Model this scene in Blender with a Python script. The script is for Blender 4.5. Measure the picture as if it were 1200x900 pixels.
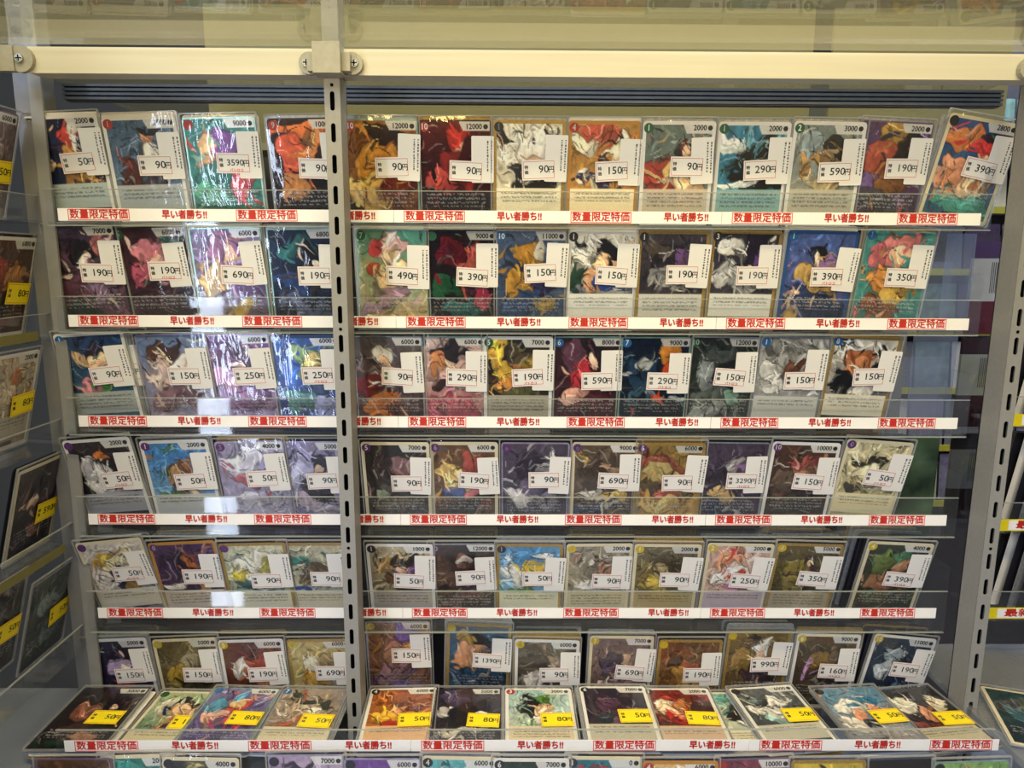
import bpy, math, random
import numpy as np
from mathutils import Matrix, Vector, Euler
for o in list(bpy.data.objects): bpy.data.objects.remove(o)
SC = bpy.context.scene
COL = SC.collection
R = math.radians
H = 1.35                                   # camera height above the shop floor; all h below are relative to it

# ------------------------------------------------------------------ camera
FPX = 832.0
cam_d = bpy.data.cameras.new('camera'); cam_d.sensor_width = 36; cam_d.lens = FPX/1200*36
cam_d.clip_start = .01
cam = bpy.data.objects.new('camera', cam_d); COL.objects.link(cam)
CAM_M = Matrix.Translation((-.004, 0, H)) @ Matrix.Rotation(R(-.55), 4, 'Z') @ Matrix.Rotation(R(90-9.75), 4, 'X') @ Matrix.Rotation(R(.28), 4, 'Z')
cam.matrix_world = CAM_M
SC.camera = cam

def ray(px, py):
    v = Vector(((px-600)/FPX, -(py-450)/FPX, -1))
    return CAM_M.translation.copy(), (CAM_M.to_3x3() @ v)
def at_d(px, py, d):                       # where the pixel's ray meets the upright plane y = d
    o, v = ray(px, py); t = (d-o.y)/v.y
    return o + v*t
def at_h(px, py, h):                       # where it meets the level plane
    o, v = ray(px, py); t = (h+H-o.z)/v.z
    return o + v*t

# ------------------------------------------------------------------ world, lights, exposure
w = bpy.data.worlds.new('world'); SC.world = w; w.use_nodes = True
bg = w.node_tree.nodes['Background']; bg.inputs[0].default_value = (.62, .66, .78, 1); bg.inputs[1].default_value = .12
def area(name, loc, aim, sx, sy, col, power, spread=180):
    l = bpy.data.lights.new(name, 'AREA'); l.shape = 'RECTANGLE'; l.size = sx; l.size_y = sy
    l.color = col; l.energy = power; l.spread = R(spread)
    o = bpy.data.objects.new(name, l); COL.objects.link(o)
    o.location = (loc[0], loc[1], loc[2]+H)
    o.rotation_euler = (Vector((aim[0], aim[1], aim[2]+H))-o.location).to_track_quat('-Z', 'Y').to_euler()
    return o
WARM = (1, .75, .28); COOL = (.73, .82, 1)
area('shelf_tube_lamp', (.05, .27, .150), (.05, .60, -.12), 1.0, .02, WARM, 1.6)
area('lower_shelf_tube_lamp', (.05, .24, -.82), (.05, .62, -.45), 1.0, .03, (1, .80, .40), 1.3)
area('board_fill_light', (.1, .9, 1.15), (.1, 1.0, .2), 1.2, .2, (1, .84, .5), 4)  # added fill without a known source, warms the boards behind the rack
area('deck_fill_light', (.05, -.05, 1.00), (.05, .56, -.42), 1.1, .12, (1, .80, .44), 4.5, 70)  # added fill aimed at the deck to brighten and warm it
area('ceiling_lamp', (-.2, -1.1, 1.05), (0, .64, -.15), 1.6, .5, COOL, 24)
area('ceiling_lamp_side', (-1.1, -.6, .9), (-.2, .64, -.2), .25, 1.2, COOL, 8)
area('showcase_lamp', (-.95, -1.0, -.58), (-.25, .64, -.2), .10, 1.45, (.72, .82, 1), 9)
area('aisle_lamp', (.95, 1.25, .75), (.6, .9, -.2), .7, .08, (.72, .82, 1), 16)
vs = SC.view_settings
vs.view_transform = 'Standard'; vs.look = 'None'; vs.gamma = 1; vs.use_curve_mapping = False; vs.exposure = -.08
SC.cycles.transparent_max_bounces = 32
SC.cycles.max_bounces = 8
SC.cycles.sample_clamp_indirect = 4
SC.cycles.use_denoising = True

# ------------------------------------------------------------------ materials
def lin(hx):
    r = [int(hx[i:i+2], 16)/255 for i in (0, 2, 4)]
    return tuple(c/12.92 if c <= .04045 else ((c+.055)/1.055)**2.4 for c in r)
MATS = {}
def mat(name, hx, rough=.5, metal=0., var=.08, scale=60., bump=0., spec=.5, stretch=None):
    if name in MATS: return MATS[name]
    m = bpy.data.materials.new(name); m.use_nodes = True; nt = m.node_tree; N = nt.nodes; L = nt.links
    b = N['Principled BSDF']; b.inputs['Roughness'].default_value = rough; b.inputs['Metallic'].default_value = metal
    b.inputs['Specular IOR Level'].default_value = spec
    tc = N.new('ShaderNodeTexCoord'); mp = N.new('ShaderNodeMapping'); nz = N.new('ShaderNodeTexNoise')
    nz.inputs['Scale'].default_value = scale; nz.inputs['Detail'].default_value = 4
    if stretch: mp.inputs['Scale'].default_value = stretch
    L.new(tc.outputs['Object'], mp.inputs[0]); L.new(mp.outputs[0], nz.inputs['Vector'])
    rp = N.new('ShaderNodeValToRGB'); c = lin(hx)
    rp.color_ramp.elements[0].position = .3; rp.color_ramp.elements[1].position = .7
    rp.color_ramp.elements[0].color = (*[x*(1-var) for x in c], 1)
    rp.color_ramp.elements[1].color = (*[min(1, x*(1+var)) for x in c], 1)
    L.new(nz.outputs['Fac'], rp.inputs[0]); L.new(rp.outputs[0], b.inputs['Base Color'])
    if bump:
        bp = N.new('ShaderNodeBump'); bp.inputs['Strength'].default_value = bump; bp.inputs['Distance'].default_value = .001
        L.new(nz.outputs['Fac'], bp.inputs['Height']); L.new(bp.outputs[0], b.inputs['Normal'])
    MATS[name] = m; return m
def clear(name, tint, rough, haze=0., hazecol='ffffff', ior=1.45, bump=0., bscale=40., gain=1.):
    """clear plastic: straight-through transparency, a Fresnel gloss and an optional milky share"""
    if name in MATS: return MATS[name]
    m = bpy.data.materials.new(name); m.use_nodes = True; nt = m.node_tree; N = nt.nodes; L = nt.links
    N.remove(N['Principled BSDF']); out = N['Material Output']
    tr = N.new('ShaderNodeBsdfTransparent'); tr.inputs[0].default_value = (*tint, 1)
    gl = N.new('ShaderNodeBsdfGlossy'); gl.inputs['Roughness'].default_value = rough
    fr = N.new('ShaderNodeLayerWeight'); fr.inputs[0].default_value = .5      # facing term, the same from either side of the sheet
    f0 = ((ior-1)/(ior+1))**2; pw = N.new('ShaderNodeMath'); pw.operation = 'POWER'; pw.inputs[1].default_value = 5
    ma = N.new('ShaderNodeMath'); ma.operation = 'MULTIPLY_ADD'; ma.inputs[1].default_value = 1-f0; ma.inputs[2].default_value = f0
    L.new(fr.outputs['Facing'], pw.inputs[0]); L.new(pw.outputs[0], ma.inputs[0])
    mx = N.new('ShaderNodeMixShader')
    if gain != 1:
        mu = N.new('ShaderNodeMath'); mu.operation = 'MULTIPLY'; mu.use_clamp = True; mu.inputs[1].default_value = gain
        L.new(ma.outputs[0], mu.inputs[0]); L.new(mu.outputs[0], mx.inputs[0])
    else: L.new(ma.outputs[0], mx.inputs[0])
    base = tr
    if haze:
        df = N.new('ShaderNodeBsdfDiffuse'); df.inputs[0].default_value = (*lin(hazecol), 1)
        tl = N.new('ShaderNodeBsdfTranslucent'); tl.inputs[0].default_value = (*lin(hazecol), 1)
        m0 = N.new('ShaderNodeMixShader'); L.new(df.outputs[0], m0.inputs[1]); L.new(tl.outputs[0], m0.inputs[2])
        m1 = N.new('ShaderNodeMixShader'); m1.inputs[0].default_value = haze
        L.new(tr.outputs[0], m1.inputs[1]); L.new(m0.outputs[0], m1.inputs[2]); base = m1
    L.new(base.outputs[0], mx.inputs[1]); L.new(gl.outputs[0], mx.inputs[2]); L.new(mx.outputs[0], out.inputs[0])
    if bump:
        tc = N.new('ShaderNodeTexCoord'); nz = N.new('ShaderNodeTexNoise'); nz.inputs['Scale'].default_value = bscale
        nz.inputs['Detail'].default_value = 2; nz.inputs['Distortion'].default_value = .8
        bp = N.new('ShaderNodeBump'); bp.inputs['Strength'].default_value = bump; bp.inputs['Distance'].default_value = .002
        mp = N.new('ShaderNodeMapping'); mp.inputs['Scale'].default_value = (2.2, 1, .7)
        L.new(tc.outputs['Object'], mp.inputs[0]); L.new(mp.outputs[0], nz.inputs['Vector']); L.new(nz.outputs['Fac'], bp.inputs['Height'])
        L.new(bp.outputs[0], gl.inputs['Normal']); L.new(bp.outputs[0], fr.inputs['Normal'])
    MATS[name] = m; return m
def print_mat(name, metal, rough):
    m = bpy.data.materials.new(name); m.use_nodes = True; nt = m.node_tree; N = nt.nodes; L = nt.links
    b = N['Principled BSDF']; b.inputs['Metallic'].default_value = metal; b.inputs['Roughness'].default_value = rough
    at = N.new('ShaderNodeAttribute'); at.attribute_name = 'Col'
    tc = N.new('ShaderNodeTexCoord'); nz = N.new('ShaderNodeTexNoise'); nz.inputs['Scale'].default_value = 900; nz.inputs['Detail'].default_value = 3
    mr = N.new('ShaderNodeMapRange'); mr.inputs['To Min'].default_value = .72; mr.inputs['To Max'].default_value = 1.28
    mx = N.new('ShaderNodeMix'); mx.data_type = 'RGBA'; mx.blend_type = 'MULTIPLY'; mx.inputs['Factor'].default_value = 1
    L.new(tc.outputs['Object'], nz.inputs['Vector']); L.new(nz.outputs['Fac'], mr.inputs['Value'])
    L.new(at.outputs['Color'], mx.inputs['A']); L.new(mr.outputs['Result'], mx.inputs['B']); L.new(mx.outputs['Result'], b.inputs['Base Color'])
    return m
M_PRINT = print_mat('printed_picture', 0, .4); M_FOIL = print_mat('foil_picture', .35, .28)
M_SLEEVE = clear('sleeve_film', (.97, .97, .97), .07, ior=1.5, bump=.5, bscale=34, gain=1.5)
M_RIM = clear('sleeve_edge', (.9, .9, .9), .15, haze=.35, hazecol='e8e8e6')
M_ACR = clear('clear_acrylic', (.97, .98, .985), .04, haze=.015, hazecol='dfe4ee', ior=1.4)
M_ACRB = clear('acrylic_back', (.93, .94, .96), .1, haze=.10, hazecol='c9d0e2', ior=1.45, bump=.3, bscale=20)  # bluish reflection haze on the back plates put into the milky share
M_ACRE = clear('acrylic_edge', (.85, .87, .88), .2, haze=.5, hazecol='d8dcd8')
M_GLASS = clear('shelf_glass', (.95, .95, .86), .03, haze=.10, hazecol='d8d0a0', ior=1.5)
M_POST = mat('grey_painted_steel', '8b8a88', .42, 0, .05, 300)
M_SLOT_SHADE = mat('slot_shade_black', '060607', .8, spec=.1)  # shade inside slots, holes and recesses put into a near-black colour
M_BEAM = mat('beam_painted_steel', 'cfc9b4', .5, 0, .05, 60, stretch=(.1, 1, 3))
M_RAIL = mat('dark_aluminium', '5a6070', .35, .4, .1, 90)
M_CAST = mat('cast_bracket', 'a39f90', .5, 0, .08, 200)
M_SCREW = mat('screw_steel', 'b8b8b4', .25, .9)
M_PAPER = mat('sign_paper', 'eceaea', .6, 0, .02, 40)
M_RED = mat('red_ink', 'd8382a', .6, 0, .05)
M_STICK = mat('white_sticker', 'e0dedd', .55, 0, .02)
M_YEL = mat('yellow_sticker', 'f2dc12', .5, 0, .04)
M_BLACK = mat('black_ink', '17171a', .6)
M_GREY = mat('grey_ink', '4a4a50', .6)
M_PINK = mat('faded_red_ink', 'c65a4c', .6)
M_WHITE = mat('white_ink', 'f4f2ee', .5)
M_PANEL = mat('dark_rack_panel', '1d1b22', .5, 0, .2, 15)
M_STEEL = mat('shelf_steel', '8e94a2', .4, .3, .06, 30)
BORD = {'W': mat('card_white', 'e6e4e2', .45), 'C': mat('card_cream', 'ddd2b4', .45), 'G': mat('card_gold', 'a88a4c', .35, .3, .25, 500),
        'H': mat('card_holo', '9fc4b8', .25, .5, .4, 60), 'D': mat('card_dark', '1c1b24', .45), 'S': mat('card_silver', 'a3a6ae', .3, .5, .2, 300),
        'P': mat('card_purple', '6d5a78', .45, 0, .2), 'O': mat('card_orange', 'b9843c', .45), 'B': mat('card_blue', '2a4f8a', .4), 'L': mat('card_lilac', 'a99fc0', .3, .4, .3, 80)}
BADGE = {'r': mat('badge_red', 'a83226'), 'g': mat('badge_green', '1f5a3c'), 'b': mat('badge_blue', '1f5f9c'), 'p': mat('badge_purple', '5b2d6e'),
         'k': mat('badge_black', '22222a'), 'y': mat('badge_yellow', 'c9b018')}

# ------------------------------------------------------------------ mesh helpers
def obj(name, me, m=None, parent=None, loc=None, kind=None):
    o = bpy.data.objects.new(name, me); COL.objects.link(o)
    if m is not None and me is not None and not me.materials: me.materials.append(m)
    if parent is not None: o.parent = parent
    if loc is not None: o.location = loc
    if kind: o['kind'] = kind
    return o
def tag(o, label, cat, group=None):
    o['label'] = label; o['category'] = cat
    if group: o['group'] = group
    return o
def empty(name, loc, label=None, cat=None, group=None):
    o = bpy.data.objects.new(name, None); COL.objects.link(o); o.location = loc; o.empty_display_size = .01
    if label: tag(o, label, cat, group)
    return o
def mesh(name, v, f, smooth=False):
    me = bpy.data.meshes.new(name); me.from_pydata(v, [], f); me.update()
    if smooth: me.polygons.foreach_set('use_smooth', [True]*len(me.polygons))
    return me
def boxes(name, bs):
    """bs: list of (x0,x1,y0,y1,z0,z1)"""
    V, F = [], []
    for x0, x1, y0, y1, z0, z1 in bs:
        n = len(V)
        V += [(x0,y0,z0),(x1,y0,z0),(x1,y1,z0),(x0,y1,z0),(x0,y0,z1),(x1,y0,z1),(x1,y1,z1),(x0,y1,z1)]
        F += [tuple(n+i for i in f) for f in ((0,3,2,1),(4,5,6,7),(0,1,5,4),(1,2,6,5),(2,3,7,6),(3,0,4,7))]
    return mesh(name, V, F)
def rrect(w, h, r, n=4):                   # outline in x,z about (0, h/2), starting at the foot
    p = []
    for cx, cz, a0 in ((w/2-r, r, -90), (w/2-r, h-r, 0), (-w/2+r, h-r, 90), (-w/2+r, r, 180)):
        for i in range(n+1):
            a = R(a0+90*i/n); p.append((cx+r*math.cos(a), cz+r*math.sin(a)))
    return p
def prism(name, pts, y0, y1):              # outline in x,z pulled from y0 (front) to y1
    n = len(pts)
    V = [(x, y0, z) for x, z in pts]+[(x, y1, z) for x, z in pts]
    F = [tuple(range(n)), tuple(range(2*n-1, n-1, -1))]+[(i, i+n, (i+1) % n+n, (i+1) % n) for i in range(n)]
    return mesh(name, V, F)
def ring(name, outer, inner, y0, y1):      # flat frame between two outlines of the same length
    n = len(outer)
    V = [(x, y0, z) for x, z in outer]+[(x, y0, z) for x, z in inner]+[(x, y1, z) for x, z in outer]+[(x, y1, z) for x, z in inner]
    F = []
    for i in range(n):
        j = (i+1) % n
        F += [(i, j, n+j, n+i), (2*n+i, 3*n+i, 3*n+j, 2*n+j), (i, 2*n+i, 2*n+j, j), (n+i, n+j, 3*n+j, 3*n+i)]
    return mesh(name, V, F)
def disc(r, n=14): return [(r*math.cos(2*math.pi*i/n), r*math.sin(2*math.pi*i/n)) for i in range(n)]
TXT = {}
def text_mesh(s, size, off=0., align='CENTER', sx=1., mt=None, res=2):
    """off > 0 thickens the strokes by laying shifted copies of the outline over each other"""
    k = (s, size, off, align, sx, mt.name if mt else '')
    if k in TXT: return TXT[k]
    c = bpy.data.curves.new('t', 'FONT'); c.body = s; c.size = size; c.align_x = align; c.align_y = 'CENTER'
    c.resolution_u = res; c.fill_mode = 'BOTH'
    o = bpy.data.objects.new('t', c); COL.objects.link(o)
    dg = bpy.context.evaluated_depsgraph_get(); dg.update()
    me = bpy.data.meshes.new_from_object(o.evaluated_get(dg)); me.name = 'lettering'
    bpy.data.objects.remove(o); bpy.data.curves.remove(c)
    a = np.empty(len(me.vertices)*3); me.vertices.foreach_get('co', a); a = a.reshape(-1, 3)
    b = np.stack([a[:, 0]*sx, -a[:, 2], a[:, 1]], 1)
    F = [tuple(p.vertices) for p in me.polygons]; bpy.data.meshes.remove(me)
    sh = [(0, 0)] if off <= 0 else [(off*math.cos(R(q)), off*math.sin(R(q))) for q in ((0, 90, 180, 270) if off < .0003 else range(0, 360, 45))]
    V = np.concatenate([b+np.array((dx, 0, dz)) for dx, dz in sh]); n = len(b)
    me = mesh('lettering', V.tolist(), [tuple(i+k*n for i in f) for k in range(len(sh)) for f in F])
    if mt: me.materials.append(mt)
    TXT[k] = me; return me

# ------------------------------------------------------------------ printed card pictures (abstract colour masses)
GW, GH = 68, 96
def vnoise(rng, n, shape):
    g = rng.random((n+1, n+1)); h, w_ = shape
    y = np.linspace(0, n-1e-6, h); x = np.linspace(0, n-1e-6, w_)
    yi = y.astype(int); xi = x.astype(int); fy = (y-yi)[:, None]; fx = (x-xi)[None]
    fy = fy*fy*(3-2*fy); fx = fx*fx*(3-2*fx)
    a = g[yi][:, xi]; b = g[yi][:, xi+1]; c = g[yi+1][:, xi]; d = g[yi+1][:, xi+1]
    return (a*(1-fx)+b*fx)*(1-fy)+(c*(1-fx)+d*fx)*fy
def paint(spec, seed, box, power):
    """spec: 'bgTop bgBottom | cx cy rx ry hex | ...' in percent of the picture, v from the top"""
    rng = np.random.default_rng(seed); sh = (GH+1, GW+1)
    v, u = np.meshgrid(np.linspace(0, 1, GH+1), np.linspace(0, 1, GW+1), indexing='ij')
    parts = [p.split() for p in spec.split('|')]
    n1, n2, n3, n4 = (vnoise(rng, k, sh)-.5 for k in (4, 4, 9, 9))
    uu = u+.16*n1+.07*n3; vv = v+.16*n2+.07*n4
    c0 = np.array(lin(parts[0][0])); c1 = np.array(lin(parts[0][1]))
    t = np.clip(vv+.5*(vnoise(rng, 6, sh)-.5), 0, 1)[..., None]
    A = c0*(1-t)+c1*t
    ang = rng.uniform(0, math.pi); q = (uu*math.cos(ang)+vv*math.sin(ang))
    fine = vnoise(rng, 26, sh)
    for p in parts[1:]:
        cx, cy, rx, ry = (float(z)/100 for z in p[:4]); col = np.array(lin(p[4]))
        th = rng.uniform(-.5, .5)
        du = uu-cx; dv = (vv-cy)*1.4
        a_ = (du*math.cos(th)+dv*math.sin(th))/rx; b_ = (-du*math.sin(th)+dv*math.cos(th))/(ry*1.4)
        r_ = np.sqrt(a_*a_+b_*b_)+.35*(vnoise(rng, 11, sh)-.5)
        m = np.clip((1-r_)*9+.5, 0, 1)[..., None]
        shade = (.8+.5*np.clip(.5-.5*(b_+a_*.4), 0, 1)+.3*(np.floor(3.999*np.clip(.5-.6*a_+.5*n3*4, 0, 1))/3-.5))[..., None]
        A = A*(1-m)+np.clip(col*shade, 0, 1)*m
        edge = np.clip(1-np.abs(r_-1)*11, 0, 1)[..., None]
        A = A*(1-.62*edge)
    pal = [np.array(lin(p[4])) for p in parts[1:]]+[c0, c1]
    vmax = .64 if box != '-' else .95
    for k in range(120):                    # brush strokes and ink lines
        cu, cv = rng.uniform(0, 1), rng.uniform(.02, vmax); th = rng.uniform(0, math.pi); cr = rng.uniform(-3, 3)
        ln = rng.uniform(.04, .16); wd = rng.uniform(.008, .03) if k < 80 else rng.uniform(.005, .010)
        j_, i_ = int(cv*GH), int(cu*GW)
        if k < 80:
            col = A[j_, i_]*rng.uniform(.45, 1.75) if rng.random() < .82 else pal[rng.integers(len(pal))]*rng.uniform(.7, 1.2)
        else: col = A[j_, i_]*rng.uniform(.1, .4) if k < 106 else np.clip(A[j_, i_]*1.5+.22, 0, 1)
        du = uu-.16*n1[j_, i_]-cu; dv = (vv-.16*n2[j_, i_]-cv)*1.4
        a_ = du*math.cos(th)+dv*math.sin(th); b_ = -du*math.sin(th)+dv*math.cos(th)+cr*a_*a_
        m = np.clip((1-np.sqrt((a_/ln)**2+(b_/wd)**2))*3+.4, 0, 1)[..., None]
        A = A*(1-m)+np.clip(col, 0, 1)*m
    A = A*(.82+.4*fine)[..., None]
    if box != '-':                          # text box with rows of small type
        bh, top = (box[:6], .66 if len(box) == 6 else .62)
        m = ((v > top) & (v < .925))[..., None]; bc = np.array(lin(bh))
        A = np.where(m, bc*1.12+A*.14, A)
        row = (np.floor((v-top)*GH/2) % 2 == 0) & (v > top+.02) & (v < top+.02+.03*rng.integers(3, 7)) & (u > .06) & (u < .94)
        ink = (rng.random(sh) > .35)
        A = np.where((row & ink)[..., None], A*.45, A)
    else:
        row = (np.floor(v*GH/2) % 2 == 0) & (v > .70) & (v < .84) & (u > .06) & (u < .94)
        ink = rng.random(sh) > .55
        A = np.where((row & ink)[..., None], A*.5+.36, A)
    if power:
        m = ((v < .085) & (u > .56+.6*v))[..., None]
        A = np.where(m, A*.12+np.array((.78, .77, .75))*.9, A)
    m = ((v > .955) & (np.abs(u-.5) < .2))[..., None]; A = np.where(m, A*.25, A)
    g_ = A.mean(-1, keepdims=True)
    return np.clip((g_+(A-g_)*.92)*.95, 0, 1)**1.16
GRID_F = [(j*(GW+1)+i, (j+1)*(GW+1)+i, (j+1)*(GW+1)+i+1, j*(GW+1)+i+1) for j in range(GH) for i in range(GW)]
def art_mesh(spec, seed, box, power, w, h, z0, foil):
    A = paint(spec, seed, box, power)
    v, u = np.meshgrid(np.linspace(z0+h, z0, GH+1), np.linspace(-w/2, w/2, GW+1), indexing='ij')
    V = np.stack([u, np.zeros_like(u), v], -1).reshape(-1, 3)
    me = bpy.data.meshes.new('picture'); me.vertices.add(len(V)); me.vertices.foreach_set('co', V.ravel())
    me.loops.add(len(GRID_F)*4); me.loops.foreach_set('vertex_index', np.array(GRID_F).ravel())
    me.polygons.add(len(GRID_F)); me.polygons.foreach_set('loop_start', np.arange(0, len(GRID_F)*4, 4))
    me.update(); me.validate()
    at = me.color_attributes.new('Col', 'FLOAT_COLOR', 'POINT')
    at.data.foreach_set('color', np.concatenate([A.reshape(-1, 3), np.ones((len(V), 1))], 1).ravel())
    me.materials.append(M_FOIL if foil else M_PRINT)
    return me

# ------------------------------------------------------------------ card building blocks (metres, foot centre at origin, facing -y)
CW, CH = .063, .088
CARD = {}
def card_base(b):
    if b not in CARD:
        me = prism('card_'+b, rrect(CW, CH, .003), -.0002, .0002); me.materials.append(BORD[b]); CARD[b] = me
    return CARD[b]
def sleeve_mesh(seed):
    rng = np.random.default_rng(seed); nx, nz = 7, 10; sw, sh = .0668, .0925
    n = vnoise(rng, 3, (nz+1, nx+1))
    V = [((i/nx-.5)*sw, -.0007-.0009*n[j, i]*(0 if i in (0, nx) or j in (0, nz) else 1), -.0008+sh*j/nz) for j in range(nz+1) for i in range(nx+1)]
    F = [(j*(nx+1)+i, j*(nx+1)+i+1, (j+1)*(nx+1)+i+1, (j+1)*(nx+1)+i) for j in range(nz) for i in range(nx)]
    me = mesh('sleeve', V, F, True); me.materials.append(M_SLEEVE); return me
SLEEVES = [sleeve_mesh(k) for k in range(6)]
def shift(pts, dz): return [(x, z+dz) for x, z in pts]
RIM = ring('sleeve_rim', shift(rrect(.0672, .0928, .0015), -.001), shift(rrect(.0650, .0906, .0015), .0001), -.0009, .0007); RIM.materials.append(M_RIM)
STICK_P = prism('price_sticker', [(-.0147, -.0085), (.0147, -.0085), (.0147, .0085), (-.0147, .0085)], -.00005, .00005); STICK_P.materials.append(M_STICK)
STICK_Y = prism('price_sticker', [(-.0145, -.0095), (.0145, -.0095), (.0145, .0095), (-.0145, .0095)], -.00005, .00005); STICK_Y.materials.append(M_YEL)
def rect(w, h): return [(-w/2, -h/2), (w/2, -h/2), (w/2, h/2), (-w/2, h/2)]
FRAME_P = ring('printed_frame', rect(.0272, .0146), rect(.0264, .0138), -.00011, -.00006); FRAME_P.materials.append(M_PINK)
FRAME_Y = ring('printed_frame', rect(.0272, .0166), rect(.0265, .0159), -.00011, -.00006); FRAME_Y.materials.append(M_PINK)
STICK_B = prism('barcode_sticker', rrect(.0195, .039, .001, 2), -.00005, .00005); STICK_B.materials.append(M_STICK)
def fine_print(seed):
    rnd = random.Random(seed); b = []
    for cx in (.0045, .0078):
        z = .035
        while z > .010:
            l = rnd.uniform(.0006, .0022); b.append((cx-.0007, cx+.0007*rnd.uniform(.3, 1), -.00009, -.00006, z-l, z)); z -= l+rnd.uniform(.0004, .0012)
    me = boxes('fine_print', b); me.materials.append(M_GREY); return me
FINE = [fine_print(k) for k in range(3)]
BADGES = {}
def badge(c):
    if c not in BADGES:
        me = prism('badge', disc(.0042), -.00006, .00006); me.materials.append(BADGE[c]); BADGES[c] = me
    return BADGES[c]
ALL_LABELS = {}
def sticker(root, price, kind, rnd, shop, y):
    if kind == 'white':
        b = obj('barcode_sticker', STICK_B, None, root, (.0228+rnd.uniform(-.001, .001), y, .0360+rnd.uniform(-.002, .002))); b.rotation_euler.y = R(rnd.uniform(-3, 3))
        obj('fine_print', rnd.choice(FINE), None, b)
        p = obj('price_sticker', STICK_P, None, root, (.0085+rnd.uniform(-.0015, .0015), y-.0002, .0485+rnd.uniform(-.003, .002))); fr = FRAME_P
    else:
        p = obj('price_sticker', STICK_Y, None, root, (.0150+rnd.uniform(-.001, .0015), y-.0002, .039+rnd.uniform(-.002, .002))); fr = FRAME_Y
    p.rotation_euler.y = R(rnd.uniform(-4, 4))
    obj('printed_frame', fr, None, p)
    fade = M_GREY if rnd.random() < .35 else M_BLACK
    s = .0088 if len(price) < 4 else .0072
    obj('price_number', text_mesh(price, s, .0001, 'RIGHT', 1.05, fade), None, p, (.0090, -.00012, .0002))
    obj('yen_sign', text_mesh('円', .0062, .0001, 'CENTER', .85, fade), None, p, (.0110, -.00012, -.0004))
    for k, ch in enumerate('特価'):
        obj('small_lettering', text_mesh(ch, .0034, .00012, 'CENTER', 1, fade), None, p, (-.0108, -.00012, .0022-.0042*k))
    if shop: obj('shop_lettering', text_mesh('パトロコ', .0030, .0001, 'CENTER', 1, M_RED), None, p, (.002, -.00012, -.0060))
def make_card(loc, lean, tilt, yaw, spec, seed, border, box, price, power, cost, label, group=None, kind='white', shop=False, foil=False, rim=True):
    rnd = random.Random(seed)
    root = obj('trading_card', card_base(border), None)
    root.matrix_world = Matrix.Translation(loc) @ Matrix.Rotation(R(yaw), 4, 'Z') @ Matrix.Rotation(R(lean), 4, 'X') @ Matrix.Rotation(R(tilt), 4, 'Y')
    tag(root, label, 'card', group)
    full = border in 'HDSPL'
    mx, mt, mb = (.0014, .0014, .0016) if full else (.0030, .0030, .0040)
    me = art_mesh(spec, seed, box, bool(power), CW-2*mx, CH-mt-mb, mb, foil)
    obj('picture', me, None, root, (0, -.00028, 0))
    if cost:
        b = obj('cost_badge', badge(cost[0]), None, root, (-.0265, -.00040, .0822))
        if cost[1:]: obj('cost_number', text_mesh(cost[1:], .0070, .0001, 'CENTER', .9, M_WHITE), None, b, (0, -.00010, 0))
    if power:
        obj('power_number', text_mesh(power, .0062, .00015, 'RIGHT', .92, M_BLACK), None, root, (.0235, -.00040, .0824))
        obj('attribute_icon', badge('k'), None, root, (.0266, -.00038, .0824)).scale = (.5, 1, .5)
    obj('sleeve', SLEEVES[rnd.randrange(6)], None, root)
    if rim: obj('sleeve_rim', RIM, None, root)
    if price: sticker(root, price, kind, rnd, shop, -.0019)
    return root
BACKM = {}
def back_card(loc, lean, tilt, yaw, b, label, group):
    if b not in BACKM:
        me = prism('plain_card_'+b, rrect(.0655, .0905, .003), -.0004, .0004); me.materials.append(BORD[b]); BACKM[b] = me
    o = obj('trading_card', BACKM[b]); tag(o, label, 'card', group)
    o.matrix_world = Matrix.Translation(loc) @ Matrix.Rotation(R(yaw), 4, 'Z') @ Matrix.Rotation(R(lean), 4, 'X') @ Matrix.Rotation(R(tilt), 4, 'Y')
    return o

# ------------------------------------------------------------------ room
def struct(name, me, m, loc=(0, 0, 0)): return obj(name, me, m, None, loc, 'structure')
struct('floor', boxes('floor', [(-2.2, 2.2, -1.8, 2.2, -.02, 0)]), mat('shop_floor', '8a8680', .5, 0, .1, 6))
struct('wall_back', boxes('wall_back', [(-2.2, 2.2, 2.0, 2.05, 0, 2.7)]), mat('back_wall', '55544e', .7, 0, .1, 4))

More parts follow.
